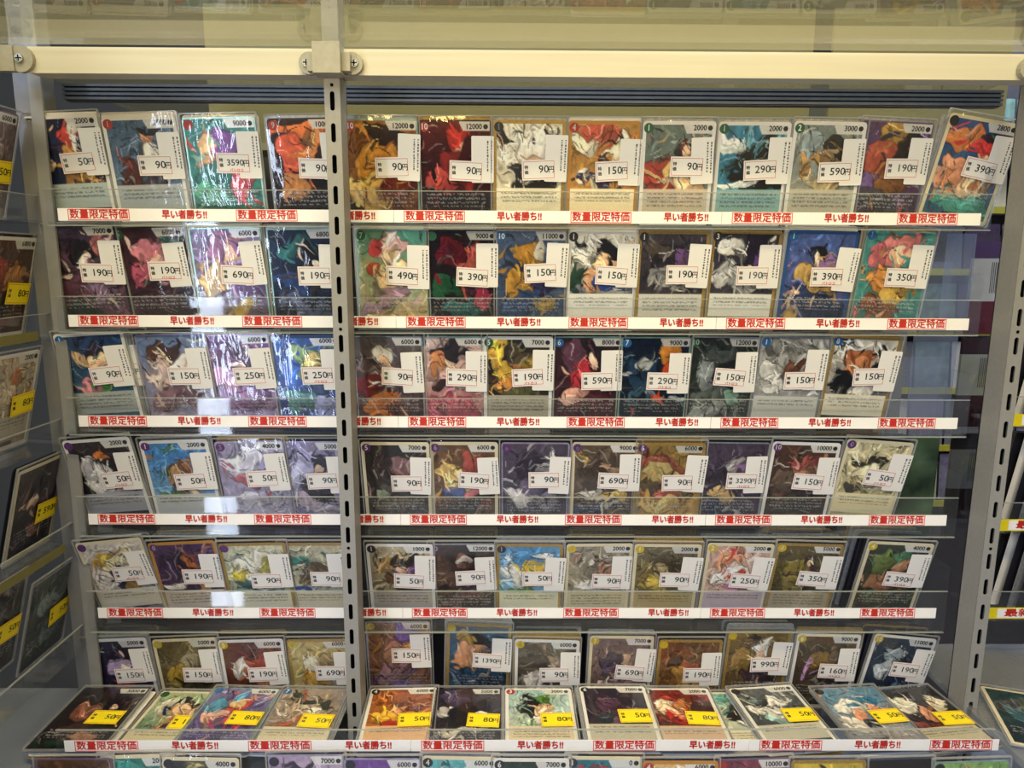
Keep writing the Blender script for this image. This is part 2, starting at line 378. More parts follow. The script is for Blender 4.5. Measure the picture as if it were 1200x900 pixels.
# ------------------------------------------------------------------ rack: posts, beams, glass
PF, PB, PW = .590, .614, .0125             # post front, back, width
ZT = H+.36
def slotted_post(x, label):
    root = empty('slotted_post', (x, PF, 0), label, 'post')
    hole = [(.0018*math.cos(R(t)), .0055*(1 if t > 0 else -1 if t < 0 else 0)+.0018*math.sin(R(t))) for t in (-90, -60, -30, -1, 0, 1, 30, 60, 90)]
    hw, hp = PW/2, .012
    outer = [(0, -hp), (hw, -hp), (hw, -.009), (hw, -.0055), (hw, 0), (hw, .0055), (hw, .009), (hw, hp), (0, hp)]
    V, F = [], []; zc_, zlow = H+.1243, H-.75; n_ = 0
    while zc_ > zlow:
        for sgn_ in (1, -1):
            b_ = len(V)
            V += [(sgn_*x_, 0, zc_+z_) for x_, z_ in hole]+[(sgn_*x_, 0, zc_+z_) for x_, z_ in outer]
            for i in range(8): F.append((b_+i, b_+9+i, b_+10+i, b_+i+1) if sgn_ > 0 else (b_+i+1, b_+10+i, b_+9+i, b_+i))
        zc_ -= .024
    for z0_, z1_ in ((0, zc_+.012), (H+.1363, ZT)):
        b_ = len(V); V += [(-hw, 0, z0_), (hw, 0, z0_), (hw, 0, z1_), (-hw, 0, z1_)]; F.append((b_, b_+1, b_+2, b_+3))
    fc = obj('slotted_face', mesh('face', V, F), M_POST, root)
    z = H+.1363
    while z > H-.75:
        obj('hole_shade_disc', prism('ph', disc(.0014, 10), -.0001, .0001), M_SLOT_SHADE, fc, (0, -.0002, z)); z -= .192  # dark disc laid on the face, a hole's shade put into its colour
    D = PB-PF
    obj('side_walls', boxes('side', [(-PW/2, -PW/2+.001, .001, D, 0, ZT), (PW/2-.001, PW/2, .001, D, 0, ZT), (-PW/2, PW/2, D-.001, D, 0, ZT)]), M_POST, root)
    obj('slot_shade_sheet', boxes('slot_shade', [(-PW/2+.0012, PW/2-.0012, .006, .0068, 0, ZT)]), M_SLOT_SHADE, root)  # added black sheet, paints the shade inside the hollow post
    return root
XM, XR = -.1415, .4225
XM = at_d(389.5, 119, PF).x; XR = at_d(1195, 370, PF).x
slotted_post(XM, 'grey slotted steel post standing between the narrow and wide rack bays')
slotted_post(XR, 'grey slotted steel post at the end of the wide bay, beside yellow signs')
XL = -.412
lp = empty('corner_post', (XL, .640, 0), 'plain grey metal corner post between the side rack and the narrow bay', 'post')
obj('upright', boxes('cp', [(-.010, .010, 0, .024, 0, ZT)]), mat('corner_steel', '7c7d80', .35, .3, .05, 100), lp)
obj('cover_strip', boxes('cp2', [(.004, .0145, -.0025, 0, 0, ZT)]), mat('corner_strip', '8e8e8c', .35, .2, .05, 100), lp)
HB0, HB1 = H+.1445, H+.1640
def screw(parent, x, y, z):
    s = obj('screw', prism('screw', disc(.0032, 12), -.001, .001), M_SCREW, parent, (x, y, z))
    obj('screw_slot', boxes('sl', [(-.0024, .0024, -.0012, -.0009, -.0004, .0004), (-.0004, .0004, -.0012, -.0009, -.0024, .0024)]), M_SLOT_SHADE, s)
def beam(x0, x1, label):
    b = obj('cross_beam', boxes('beam', [(x0, x1, .594, .612, HB0, HB1)]), M_BEAM); tag(b, label, 'beam')
    return b
beam(at_d(27, 86, .592).x+.004, XM-PW/2-.0003, 'cream lit steel beam across the top of the narrow bay')
beam(XM+PW/2+.0003, XR-PW/2-.0003, 'long cream lit steel beam across the top of the wide bay')
sb = obj('side_beam', boxes('sbeam', [(-.009, .009, -.42, 0, 0, .0195)]), M_CAST, None, (XL-.005, .602, HB0)); sb.rotation_euler.z = R(4)
tag(sb, 'grey steel beam running forward from the corner along the side rack', 'beam')
def bracket(x, sides, label):
    r = empty('corner_bracket', (x, PF, HB0), label, 'bracket')
    cap = [(-.0105, -.003), (.0105, -.003), (.0105, .0195), (-.0105, .0195)]
    obj('cap', prism('cap', cap, -.016, -.0004), M_CAST, r)
    for s in sides:
        e = prism('ear', [(q[0]*1.0+s*.0165, q[1]+.0075) for q in disc(.0085, 16)], -.0015, .0033)
        eo = obj('ear', e, M_CAST, r); screw(eo, s*.0185, -.0026, .0075)
        obj('web', boxes('web', [(min(s*.0100, s*.0165), max(s*.0100, s*.0165), -.009, -.0014, .0, .0135)]), M_CAST, r)
bracket(XM, (-1, 1), 'cast grey corner bracket with two screws capping the middle slotted post')
bracket(XR, (-1,), 'cast grey bracket with one screw at the end of the long beam')
lb = empty('beam_bracket', (at_d(27, 86, .592).x, .592, HB0), 'rounded grey bracket with a screw joining beam and corner post', 'bracket')
le = obj('ear', prism('ear', [(q[0], q[1]+.0095) for q in disc(.0100, 18)], -.002, .0018), M_CAST, lb); screw(le, 0, -.0032, .0095)
obj('arm', boxes('arm', [(-.032, -.004, -.004, .0015, .0000, .0190)]), M_CAST, lb)
def rail(x0, x1, label):
    r = empty('ribbed_rail', ((x0+x1)/2, .672, H+.141), label, 'rail'); h = (x1-x0)/2
    obj('rail_body', boxes('rb', [(-h, h, .004, .012, 0, .0145)]), M_RAIL, r)
    for k in range(4): obj('rib', boxes('rib', [(-h, h, 0, .0039, .0006+.0037*k, .0028+.0037*k)]), M_RAIL, r)
rail(XL+.012, XR+.02, 'dark ribbed aluminium rail running behind the beams')
gp = obj('glass_shelf', boxes('glass', [(XL-.01, XR+.03, .20, .5885, H+.1642, H+.1692)]), M_GLASS); tag(gp, 'yellowish glass shelf plate above the beams, in front of the posts', 'shelf')
gb = obj('glass_shelf', boxes('glass', [(XL-.01, XR+.03, .6145, 1.05, H+.1642, H+.1692)]), M_GLASS); tag(gb, 'glass shelf plate reaching back behind the beams', 'shelf')
M_BOARD = mat('cream_board', 'a59a66', .6, 0, .06, 8)
def board(px0, px1, pyt, label):
    a = at_d(px0, pyt, 1.08); b = at_d(px1, pyt, 1.08)
    o = obj('display_board', boxes('board', [(a.x, b.x, 1.08, 1.086, H+.10, a.z)]), M_BOARD); tag(o, label, 'board')
    for q in (a.x+.12, b.x-.12): obj('leg', boxes('leg', [(q-.01, q+.01, 1.081, 1.085, 0, H+.10)]), M_POST, o)
board(237, 957, 4, 'wide cream display board standing behind the rack, seen through the glass shelf')
board(980, 1192, 9, 'narrow cream display board behind the rack, beside the wide one')
pn = obj('rack_panel', boxes('panel', [(-.397, .332, .680, .684, H-.60, H+.100)]), M_PANEL); tag(pn, 'dark backing panel standing behind the card trays', 'panel')

# ------------------------------------------------------------------ tiers of trays and paper signs
TX0, TX1 = -.389, .409
LIP = .630
SIGN_Y = [255, 378.5, 495, 609, 718]
TIER = ['top', 'second', 'third', 'fourth', 'fifth']
SH = [at_d(740, y, LIP).z for y in SIGN_Y]
DROP = [0, .001, .004, .008, .0115]
LEAN = [8, 8, 10, 12, 14, 8]
def tray(z, name, i):
    g = -DROP[i]
    r = empty('card_tray', ((TX0+TX1)/2, LIP, z), 'clear acrylic card tray holding the %s tier of cards' % name, 'tray'); h = (TX1-TX0)/2+.010
    obj('floor_plate', boxes('fp', [(-h, h, .002, .0495, g-.0085, g-.0065)]), M_ACR, r)
    obj('front_lip', boxes('lip', [(-h, h, 0, .0018, g-.0085, .0210)]), M_ACR, r)
    obj('lip_edge', boxes('lipe', [(-h, h, .0001, .0017, .0210, .0217)]), M_ACRE, r)
    obj('floor_edge', boxes('fpe', [(-h, h, -.0002, .0018, g-.0096, g-.0086)]), M_ACRE, r)
    obj('back_plate', boxes('bp', [(-h, h, .0475, .0493, -.0065, .055)]), M_ACRB, r)
    obj('end_plate', boxes('ep', [(h-.001, h+.001, .002, .047, g-.0065, .045)]), M_ACR, r)
SIGN_L = .288
FR_T = ring('text_frame', rect(.0526, .0094), rect(.0514, .0082), -.00016, -.0001); FR_T.materials.append(M_RED)
def sign(x0, x1, y, z, label, group, lean=0., texts=(.046, .148)):
    L = x1-x0
    o = obj('sign_strip', boxes('strip', [(0, L, -.0002, 0, -.0052, .0052)]), M_PAPER, None, (x0, y, z)); o.rotation_euler.x = R(lean)
    tag(o, label, 'sign', group)
    hy = text_mesh('早い者勝ち!!', .0080, .00032, 'CENTER', .88, M_RED)
    for k in range(2):
        xb = (.035+.1440*k); xh = (.1085+.1445*k)
        if xb+.0285 < L:
            t = obj('boxed_lettering', text_mesh('数量限定特価', .0086, .00024, 'CENTER', .97, M_RED), None, o, (xb, -.0003, 0)); obj('letter_frame', FR_T, None, t)
        if xh+.022 < L: obj('red_lettering', hy, None, o, (xh, -.0003, 0))
    return o
for i, z in enumerate(SH):
    tray(z, TIER[i], i)
    s1, s2 = TX0+SIGN_L, TX0+2*SIGN_L-.004
    yy = LIP-.0004
    for k, (a, b) in enumerate(((TX0, s1), (s1+.0003, s2), (s2+.0003, TX1))):
        sign(a, b, yy-.0001*k, z, 'white paper sign strip with red bargain lettering, %s piece on the %s tray lip' % (('narrow bay', 'middle', 'end')[k], TIER[i]), 'bargain sign strips')

# ------------------------------------------------------------------ upright card tiers
# x0 x1 (pixels of the top corners), tilt, border, box, cost, power, price, flags(f foil, s shop name), cards behind, words, picture
ROWS = [
 [ # top tier
 (27,114,-4,'W','b7c3c4','k1','2000','50','',0,'navy and red','1a2444 26335c | 55 25 14 13 c94a40 | 72 20 10 12 d9cfc4 | 58 50 18 18 d8a24c | 20 45 8 8 e8c8a8 | 80 35 8 6 e8c8a8 | 50 97 60 6 6e1a22'),
 (116,206,-3,'W','aeb4ba','r1','2000','90','',0,'slate blue and brown','55708e 6f86a0 | 62 22 14 13 b98660 | 60 10 16 7 1d1a20 | 72 45 22 20 d9d4ce | 40 45 18 8 5a4a58 | 25 55 18 14 6e3a34 | 60 62 22 10 4a3c40'),
 (212,300,-2,'H','-','r','9000','3590','fs',0,'teal and magenta foil','3d8078 2f7a5c | 35 25 22 20 c39a66 | 62 30 22 30 7a4a86 | 45 55 40 16 2c6a5c | 75 62 18 18 c0483c | 20 75 25 15 58a07a'),
 (313,397,-2,'D','-','r9','10000','90','f',0,'black and ember orange','3a1a14 160c10 | 50 8 60 7 e0803c | 40 40 26 26 d2603a | 70 55 20 18 1a1012 | 30 65 20 12 c98a4a | 55 30 10 22 f0a060 | 60 80 40 12 241418'),
 (404,488,0,'H','-','r10','12000','90','f',0,'gold and brown swirl','b0782c 6a3216 | 30 20 24 14 8a5a2c | 60 14 26 12 3a2420 | 50 45 40 20 d99a34 | 35 70 34 18 e8c070 | 70 68 26 16 7a3016 | 20 88 30 8 301410'),
 (491,575,0,'D','-','r10','12000','90','f',0,'crimson','6e1a1e 2e0e16 | 50 16 18 14 b8342c | 50 24 9 9 e0a890 | 48 50 26 24 8e2a2a | 70 35 16 20 4a1018 | 30 62 26 12 c05048 | 60 82 40 10 260a14'),
 (579,662,0,'G','e4dcc6','k1','','90','',0,'black and white comic','e8e0cc d8cfb8 | 22 25 20 22 f2ecdc | 62 20 32 20 efe8dc | 64 40 20 14 d6b096 | 58 60 42 14 17151a | 85 45 14 22 201c22 | 35 52 14 10 2c2a30 | 50 94 60 4 17151a'),
 (667,751,0,'O','eadfc2','r4','','150','',0,'tan comic','cc9a50 c08e48 | 22 20 22 16 efe4c8 | 50 10 40 8 c85a44 | 80 25 16 18 e8dcc0 | 52 48 9 22 4a2228 | 20 56 11 8 efe6d0 | 50 64 60 4 3a3456'),
 (755,839,0,'W','c8bcae','g1','2000','90','',0,'grey green and wine red','6c7c78 8a9488 | 65 25 18 14 2c2228 | 66 31 10 8 e6bea0 | 30 50 30 20 a8443a | 60 48 34 12 d2b070 | 40 62 34 10 8c3a34 | 70 70 26 18 dcb890'),
 (843,929,0,'W','8fb0b4','g1','2000','290','',0,'sky blue and black','2f86a8 4fa2bc | 20 18 22 8 dfe8e4 | 62 42 42 30 16151c | 88 20 10 10 78b4c4 | 30 62 30 5 dfe8ea | 50 80 60 10 4b90a0'),
 (930,1018,1,'W','b9b6aa','g2','3000','590','',0,'grey and tan','8a9494 a8a698 | 28 40 20 18 c8a066 | 62 40 18 22 8a7050 | 66 18 16 10 2c2a2c | 50 58 30 14 c4b088 | 25 15 20 10 a4b4b8'),
 (1014,1094,3,'P','-','','2000','190','',0,'purple and ochre','6a4c7a 4a3a48 | 55 12 28 12 b8924a | 35 35 24 16 b05a44 | 75 30 24 26 2a2024 | 25 60 22 20 7a6298 | 60 60 28 16 8a6038 | 50 85 50 10 4a4650'),
 (1114,1196,12,'C','-','k','2800','390','',0,'orange and blue, tilted','2c5a98 3a6a88 | 30 20 28 14 d8884a | 72 18 26 8 3c2a34 | 66 34 16 12 e8b898 | 55 28 26 8 d8403c | 30 56 28 14 e0a07c | 68 62 24 14 d8b898 | 55 85 50 12 4a9c92'),
 ],[ # second tier
 (48,136,-4,'D','-','','7000','190','',0,'dark violet and white','463850 6a4a5c | 48 24 26 14 1c1824 | 52 36 12 9 e8d4cc | 78 12 16 14 a86a6a | 30 60 22 18 6a4458 | 65 68 24 14 8a7090 | 30 88 30 10 2a3a34'),
 (128,216,-3,'D','-','g5','6000','190','s',0,'maroon and pink','4a2030 3a2a38 | 45 22 20 12 d88a9a | 50 32 10 8 f0d0c4 | 30 45 22 14 b85a78 | 66 40 26 12 e0a8b4 | 80 22 16 16 2c5a50 | 50 75 50 14 4a3040'),
 (219,306,-2,'H','-','','6000','690','f',0,'mauve and green foil','8a7a98 7c6a80 | 50 30 30 24 9a6a88 | 56 32 12 10 d8b098 | 25 55 22 18 b89a6a | 75 60 20 14 6a5078 | 60 84 26 10 c8a84a'),
 (310,396,-1,'H','-','','6800','190','f',0,'midnight blue','1e3050 1a2440 | 30 16 22 10 3a7a7a | 66 24 20 16 14121a | 68 32 8 7 e0d4c4 | 55 52 26 14 5a4a3a | 30 60 24 12 2c4878 | 55 85 50 10 5a6484'),
 (417,499,0,'H','-','g7','','490','',0,'seafoam and pink','5aa090 c8b080 | 50 20 26 13 e4b8b8 | 54 28 10 8 f0d4c0 | 30 22 12 8 c84a54 | 28 45 20 8 a84834 | 56 55 30 20 e6c8a4 | 40 72 40 10 a88aa0'),
 (501,581,0,'D','-','g','9000','390','f',0,'black and fist pink','2a2428 301c24 | 58 30 20 16 d07060 | 30 22 22 14 7a1e2e | 25 60 24 10 2e6a4a | 70 58 26 12 5a2440 | 50 80 34 10 2a6a6c | 80 70 14 14 b03a5a'),
 (582,664,0,'S','-','b10','11000','150','f',0,'steel blue and mustard','6a7c98 4c5c80 | 48 28 22 16 c8963c | 66 22 12 10 d8d0c4 | 40 50 30 18 d0a040 | 65 52 18 12 5a4478 | 35 75 36 14 3e5a8c | 70 76 22 10 b89a50'),
 (666,749,0,'W','dcdcdc','k1','','150','',0,'white, black and blue comic','e4e2dc 3a4a60 | 55 22 26 15 1a1a20 | 56 33 20 14 e8bc98 | 22 24 14 20 efece4 | 36 54 12 14 dca882 | 66 56 26 10 2a50a0 | 12 50 14 18 2c4a3c'),
 (752,830,0,'G','cfcfcc','k1','','190','',0,'charcoal and violet comic','4a4450 3a3440 | 50 30 34 18 2a2230 | 70 24 20 12 6a4a80 | 30 45 26 10 8a8a90 | 60 52 30 8 b4b4b0 | 25 18 20 10 5a5048'),
 (834,920,1,'G','dedede','k3','','190','',0,'black and silver comic','3a3648 4a4a54 | 26 16 18 14 efece6 | 66 20 26 18 241c34 | 45 48 40 16 b8b8bc | 60 40 18 10 2a2430 | 80 38 14 16 5a3c78'),
 (924,1009,2,'B','-','b1','','390','s',0,'blue violet and gold','5a74b4 4a4a80 | 48 26 16 11 221c24 | 52 33 9 7 ecc8a8 | 70 36 22 12 8a6a9a | 30 50 24 12 c4a464 | 60 54 26 14 c0a060 | 50 80 50 12 34406a'),
 (1014,1102,4,'H','-','b1','','350','',0,'turquoise and rose','58a4a0 4a8c8c | 50 20 30 14 dc8a88 | 56 26 13 11 f0c4a4 | 25 28 14 14 d87a84 | 40 56 28 16 d89a4c | 60 64 30 12 d0b050 | 35 82 40 10 8a5a34'),
 ],[ # third tier
 (62,144,-5,'W','aab0ae','b1','','90','',1,'navy and green','244a78 3a6a80 | 55 18 18 10 2c2440 | 56 30 17 12 ecc4a0 | 28 24 14 8 dcbc90 | 50 56 24 14 5c9a48 | 30 60 20 12 c88894 | 50 90 60 6 1f3f70'),
 (86,166,-5,'W','aab0ae','b','','90','b',0,'half hidden navy','2c4468 3a5a80 | 50 30 20 12 d8c0a0'),
 (166,230,-3,'L','-','','','150','',0,'pale blue and brown','7a94bc a89ab0 | 40 20 22 14 5a3c34 | 40 28 10 8 ecccb4 | 40 45 30 14 d8c0bc | 62 40 18 16 efeae4 | 40 70 40 12 8a6a78'),
 (234,312,-2,'L','-','p','6000','250','f',1,'orchid and white','7a5a88 a890b0 | 50 24 30 16 5a3a58 | 48 32 10 8 e8ccc0 | 30 48 24 14 b88aa8 | 65 50 26 12 e4dce4 | 50 75 44 14 8c6a94'),
 (246,322,-2,'L','-','','','250','b',0,'half hidden grey','6a6478 8a8498 | 50 30 20 12 b8a0a8'),
 (318,397,-1,'B','-','','6000','250','fs',0,'azure and moss','3a64a0 4a5c9a | 50 28 30 20 8aa070 | 60 30 14 12 c8b070 | 25 40 14 24 4a78c8 | 60 60 28 12 4a5a7a | 30 75 26 14 6aa0a0 | 70 80 22 12 a4a8d4'),
 (420,488,0,'S','-','','6000','90','',0,'grey and maroon','6a6464 5a3a3c | 46 20 20 12 d8d4d0 | 50 27 10 8 e0bca4 | 50 44 26 14 8a7a78 | 25 55 20 14 7a2a30 | 40 74 34 12 c87a34 | 65 82 26 10 5a2418'),
 (490,567,0,'H','-','b5','6000','290','',0,'blush and plum','e0ccc8 a85a5c | 52 18 28 10 2c2228 | 50 30 12 10 f0d4bc | 34 30 12 14 c88a54 | 50 48 26 12 d8b4b0 | 32 52 10 6 4a2a24 | 50 80 50 14 a85064'),
 (570,645,0,'W','aaa69a','g5','7000','190','s',0,'black with yellow rays','2c2620 4a3c20 | 50 18 16 10 5a4a38 | 50 28 10 8 a8764a | 25 30 16 26 c8a83c | 75 36 14 26 8a7428 | 35 55 26 12 c88a3c | 50 64 40 6 5a5a3a'),
 (651,729,0,'H','-','b6','8000','590','',0,'oxblood and rose','3a2028 4a1c28 | 60 20 22 14 241820 | 62 27 9 8 eccab4 | 30 22 20 14 6a4458 | 48 50 26 18 a82c38 | 30 66 24 12 d8a494 | 65 78 30 12 5a1c2c'),
 (731,808,0,'H','-','b7','9000','290','fs',0,'navy and flame','1c2c44 2a3c50 | 68 16 20 16 e09a34 | 74 36 16 14 d85a28 | 30 38 24 18 2a4a68 | 34 30 10 8 d0d4d4 | 35 62 24 10 4a6a80 | 60 80 40 12 20283c'),
 (811,891,1,'S','-','g10','12000','150','fs',0,'gunmetal green','3a403c 4a5450 | 45 22 26 14 545c5c | 30 40 14 24 98a0a4 | 60 44 20 16 2a2c30 | 50 68 40 12 6a7470 | 75 70 16 14 8ab0a0 | 40 86 30 8 a8acac'),
 (894,972,2,'S','bebfbf','b1','','150','',1,'grey pencil comic','b4b4b4 9a9a9a | 50 12 44 8 8a8a88 | 50 38 16 12 6a4434 | 20 34 18 12 c4c4c2 | 80 36 16 14 a8a8a8 | 30 55 26 8 d0d0d0'),
 (978,1058,3,'G','d8d4c6','b8','','150','',1,'black, white and rust','d8d4cc 2a2c34 | 20 10 16 8 24406a | 50 24 30 12 a4643c | 40 32 22 8 c88a5c | 25 50 24 14 1c1c22 | 60 52 26 12 e8e4dc | 80 30 14 14 2a2c34'),
 ],[ # fourth tier
 (74,150,-7,'W','a9aab4','p','2000','50','s',2,'black with white bird','3a3236 2c2630 | 46 24 12 8 e08a3c | 40 52 30 18 e8e2dc | 22 36 10 14 c4c0c4 | 65 50 14 16 241c20 | 60 66 26 8 b4a4a0'),
 (158,246,-3,'W','c0bebe','p1','2000','50','',2,'blue sky and brown','3a86c8 90bcd8 | 58 42 26 20 7a5438 | 64 30 12 9 9a6c48 | 25 66 20 8 5a8a40 | 70 62 22 8 d8c8a8 | 36 40 12 8 c49a70'),
 (252,330,-2,'L','-','p3','4000','50','f',1,'pale lavender','b0a8c4 bcb4cc | 45 30 32 20 d4d0dc | 40 48 14 10 b8707c | 70 40 18 20 a098b8 | 50 70 40 10 c8c4d8'),
 (330,398,-1,'L','-','','5000','90','f',1,'lilac and slate','9a94b4 8a80a4 | 50 26 20 14 3a3844 | 52 33 9 7 d8bca4 | 50 52 26 16 4a4650 | 25 40 14 24 c0bcd8 | 50 74 40 10 b4a4b4'),
 (426,500,0,'C','-','p5','7000','90','',1,'charcoal and mauve','3a3434 4a4440 | 60 30 26 12 8a6a6a | 30 34 24 16 4a3c40 | 45 55 30 12 5c5450 | 25 58 10 10 a8b8a0 | 50 78 44 10 6a6054'),
 (505,582,0,'C','-','p6','6000','190','',1,'timber brown and ivory','7a5c40 6a4c38 | 25 30 24 8 c8a868 | 62 28 16 14 a8544a | 45 48 30 14 d8bc84 | 30 58 20 10 5c6a98 | 64 62 20 8 c87880 | 50 80 50 10 3a3430'),
 (590,666,0,'L','-','p6','','90','',2,'smoky purple','5a5064 4a4454 | 66 34 12 18 dcd8dc | 40 24 26 14 3c3244 | 34 60 24 10 c8c4c8 | 50 48 30 12 6a5c78 | 70 68 20 10 8a8294'),
 (673,750,0,'C','-','p6','9000','690','',2,'umber','6a5a4a 5a4c40 | 60 28 16 10 a88a70 | 35 40 24 20 4a3c30 | 70 45 20 16 584838 | 28 62 18 8 d0ccc0 | 60 74 26 10 d4b460 | 40 84 40 6 34405c'),
 (750,826,0,'G','-','p6','6000','90','f',2,'gilt and coral','a88c4c c8a050 | 40 24 40 8 b86a54 | 50 40 40 10 c8b478 | 30 54 26 10 6a5834 | 60 62 24 8 b8604c | 45 76 40 10 e0c074'),
 (826,902,1,'S','-','','','3290','s',1,'plum with grey mask','54485c 4a3e54 | 54 30 18 16 a09a9c | 54 28 9 8 c4c0c0 | 30 40 16 20 3a3040 | 78 42 14 20 6a5470 | 35 62 24 8 d0b078 | 50 84 50 10 2c3450'),
 (905,988,2,'W','-','p10','10000','150','',2,'brown and brick','5c4034 4a382c | 55 26 24 14 8a4a40 | 50 36 14 10 b08468 | 30 50 26 14 6a5848 | 65 56 22 12 3c2a28 | 50 80 44 12 4a443c'),
 (992,1075,6,'C','dcd2ae','p0','','50','s',3,'sepia comic','d4cca8 b8ac84 | 40 24 40 7 3a3428 | 50 44 34 12 e0d8b4 | 40 54 20 8 8a7c58 | 70 50 18 10 c8bc90 | 26 62 16 6 4a4434'),
 ],[ # fifth tier
 (86,166,-9,'C','d6cfc0','p','','50','s',3,'white and gold','d8d0c4 8a8694 | 50 24 24 10 e8dcb4 | 30 24 20 6 b8963c | 55 50 18 18 2c3450 | 24 52 16 16 d8ccc4 | 66 56 12 12 b08a4a | 50 96 60 6 4a2458'),
 (170,252,-4,'O','cfc4b8','p0','','190','',4,'violet and copper','5a3a68 4a3050 | 55 28 22 18 b8703c | 54 44 14 14 8a4a2c | 22 56 14 8 e4dcd0 | 30 22 18 12 3a2a48 | 74 54 14 10 d8a060'),
 (255,334,-2,'G','d8d4c4','p','','90','',1,'white and lemon','d8d4b8 7a9890 | 45 26 36 12 e8e4d4 | 30 44 22 10 c8b83c | 60 46 26 8 f0ead8 | 50 60 44 6 2c5a68 | 70 30 14 10 b0a850'),
 (331,400,-1,'G','d4ccba','p2','','90','',3,'ivory with dark disc','c8c0a4 9aa8a0 | 46 36 22 18 5a4c40 | 46 34 12 10 7a6a54 | 24 60 18 6 2c50a0 | 72 52 18 12 e4dccc | 30 20 22 8 4a8a80'),
 (434,502,0,'W','b4b0ae','k1','1000','50','',1,'cream with black hat','c4b898 8a7c68 | 58 18 22 9 1a181e | 56 30 10 9 dcb8a0 | 28 24 14 12 b89a68 | 60 52 24 18 3a3034 | 80 34 12 14 5a3a78 | 34 46 12 9 6a4a34'),
 (505,578,0,'S','-','p10','12000','90','',2,'dusky brown','4a3436 3c2c34 | 50 22 24 14 2a2024 | 52 30 16 10 7a5444 | 55 27 16 4 c4b8b0 | 36 54 26 14 5a4238 | 68 56 22 16 4c3044 | 45 78 40 10 6a4a48'),
 (582,660,0,'G','ded8bc','k1','','50','',2,'sky blue with yellow dome','4a90c0 9cc0cc | 55 40 24 12 e0c04c | 55 52 26 6 8a6a30 | 24 44 16 16 e8e6dc | 35 62 26 5 5a8a4c | 75 16 16 6 e4e8e8'),
 (664,742,0,'C','c8c0a4','y1','2000','90','',3,'pearl grey','a09a8c b0a48c | 50 36 32 16 c8c0b4 | 40 50 26 14 d8d4cc | 62 40 14 12 a87c68 | 35 30 20 10 8a8478'),
 (746,822,0,'C','b8ad88','y1','2000','90','f',3,'olive grey','7c7454 8c8058 | 50 30 30 18 5a5240 | 45 44 22 16 a89c78 | 60 26 14 10 4a4034 | 30 58 22 8 d8c460'),
 (830,910,1,'C','b3a8bc','y2','2000','250','',6,'pink and white','d0b0a0 c8a898 | 46 42 34 12 e8e2dc | 40 46 8 6 c8403c | 60 38 7 5 c8403c | 30 20 26 8 d89a78 | 60 62 30 6 b07a94'),
 (910,992,2,'G','b0a690','y4','5000','350','',6,'olive and dark plum','6a5e34 4c4430 | 54 26 14 10 3a2430 | 54 32 8 7 e8c4a4 | 54 52 18 18 4a2838 | 28 40 20 22 8a7c3c | 60 78 22 14 d8ccc0'),
 (1018,1098,4,'C','-','y4','4000','390','s',7,'forest green','3a4438 2c342c | 58 22 22 14 5a8868 | 56 34 14 10 b88a68 | 40 54 30 14 9a6c50 | 28 26 16 18 6a7c44 | 50 82 50 10 2a3428'),
 ],[ # sixth tier
 (96,170,-4,'W','-','y4','5000','150','',5,'indigo with lilac hair','2c2848 3a3058 | 50 40 20 16 b8a4cc | 52 44 10 8 f0d4cc | 50 20 14 8 241c2c | 52 62 20 10 a83444 | 75 40 12 18 4a3a68'),
 (178,252,-3,'C','-','y4','5000','150','f',4,'brass and fawn','7a6c44 8a7c50 | 55 36 24 18 a89c84 | 50 34 12 9 c8b898 | 30 50 18 22 c8a840 | 65 58 26 12 4a4430 | 40 74 34 8 b8a460'),
 (254,332,-2,'W','-','y5','6000','190','',5,'fox red','7a4434 6a3c30 | 56 34 28 18 b05038 | 50 44 16 10 8a3a34 | 26 40 12 10 d8ccc0 | 70 60 22 10 c88a58 | 34 66 22 6 4a2c28'),
 (340,406,-1,'G','-','y5','6000','690','f',3,'pale gold','c8b87c d8c488 | 50 40 30 22 e0d8c0 | 40 56 22 12 d8a83c | 66 30 18 14 a89468 | 50 76 40 8 b89a4c'),
 (431,502,0,'S','-','y5','6000','150','f',1,'amber and violet foil','a87c54 8c6454 | 38 24 18 12 7a5440 | 40 40 16 16 b0846c | 66 16 22 12 6a54b0 | 66 46 20 16 d8a04c | 40 72 40 12 a8848c | 60 86 30 8 8a74b4'),
 (524,600,3,'G','-','y','','1390','f',2,'blue and bronze with hand','3a6488 4a6c80 | 54 22 20 14 1c1a20 | 56 30 14 8 c49068 | 32 42 18 14 d8a078 | 66 48 20 10 e4dccc | 28 20 18 10 c0a040 | 50 74 50 12 3c5a7c'),
 (606,678,1,'W','-','y6','6000','90','',5,'ash brown','6a6054 5c5448 | 60 34 22 16 9c8c7c | 38 54 26 12 d4ccc4 | 60 40 12 8 b89c84 | 30 30 22 12 4a4038'),
 (692,767,1,'C','-','y7','7000','690','',3,'dusty rose','8a7470 7c6860 | 44 40 26 16 6c5c70 | 58 30 12 9 c8a890 | 35 30 22 12 544858 | 65 60 26 10 a88c84 | 40 76 40 8 c0a8a0'),
 (772,848,1,'G','-','y','','190','f',5,'copper gold','8a5c40 9a7440 | 46 36 26 14 b06a50 | 50 50 32 12 c89c54 | 26 28 16 14 5a4030 | 64 64 26 8 e0b860 | 40 76 34 8 6a5c30'),
 (854,928,1,'G','-','y','','990','',4,'umber with white cap','8c7440 5c4c40 | 56 22 20 12 e8e4dc | 56 32 10 8 dcb090 | 52 54 26 16 5a444c | 30 40 18 18 9c8044 | 50 78 44 8 3c3440'),
 (934,1010,2,'W','-','y6','9000','160','s',3,'bronze with lilac bolts','6a5640 4c4034 | 50 34 24 14 8c7038 | 24 46 6 22 c89ccc | 56 70 6 16 c490c0 | 62 54 24 12 4a3c30 | 74 30 14 10 705c48'),
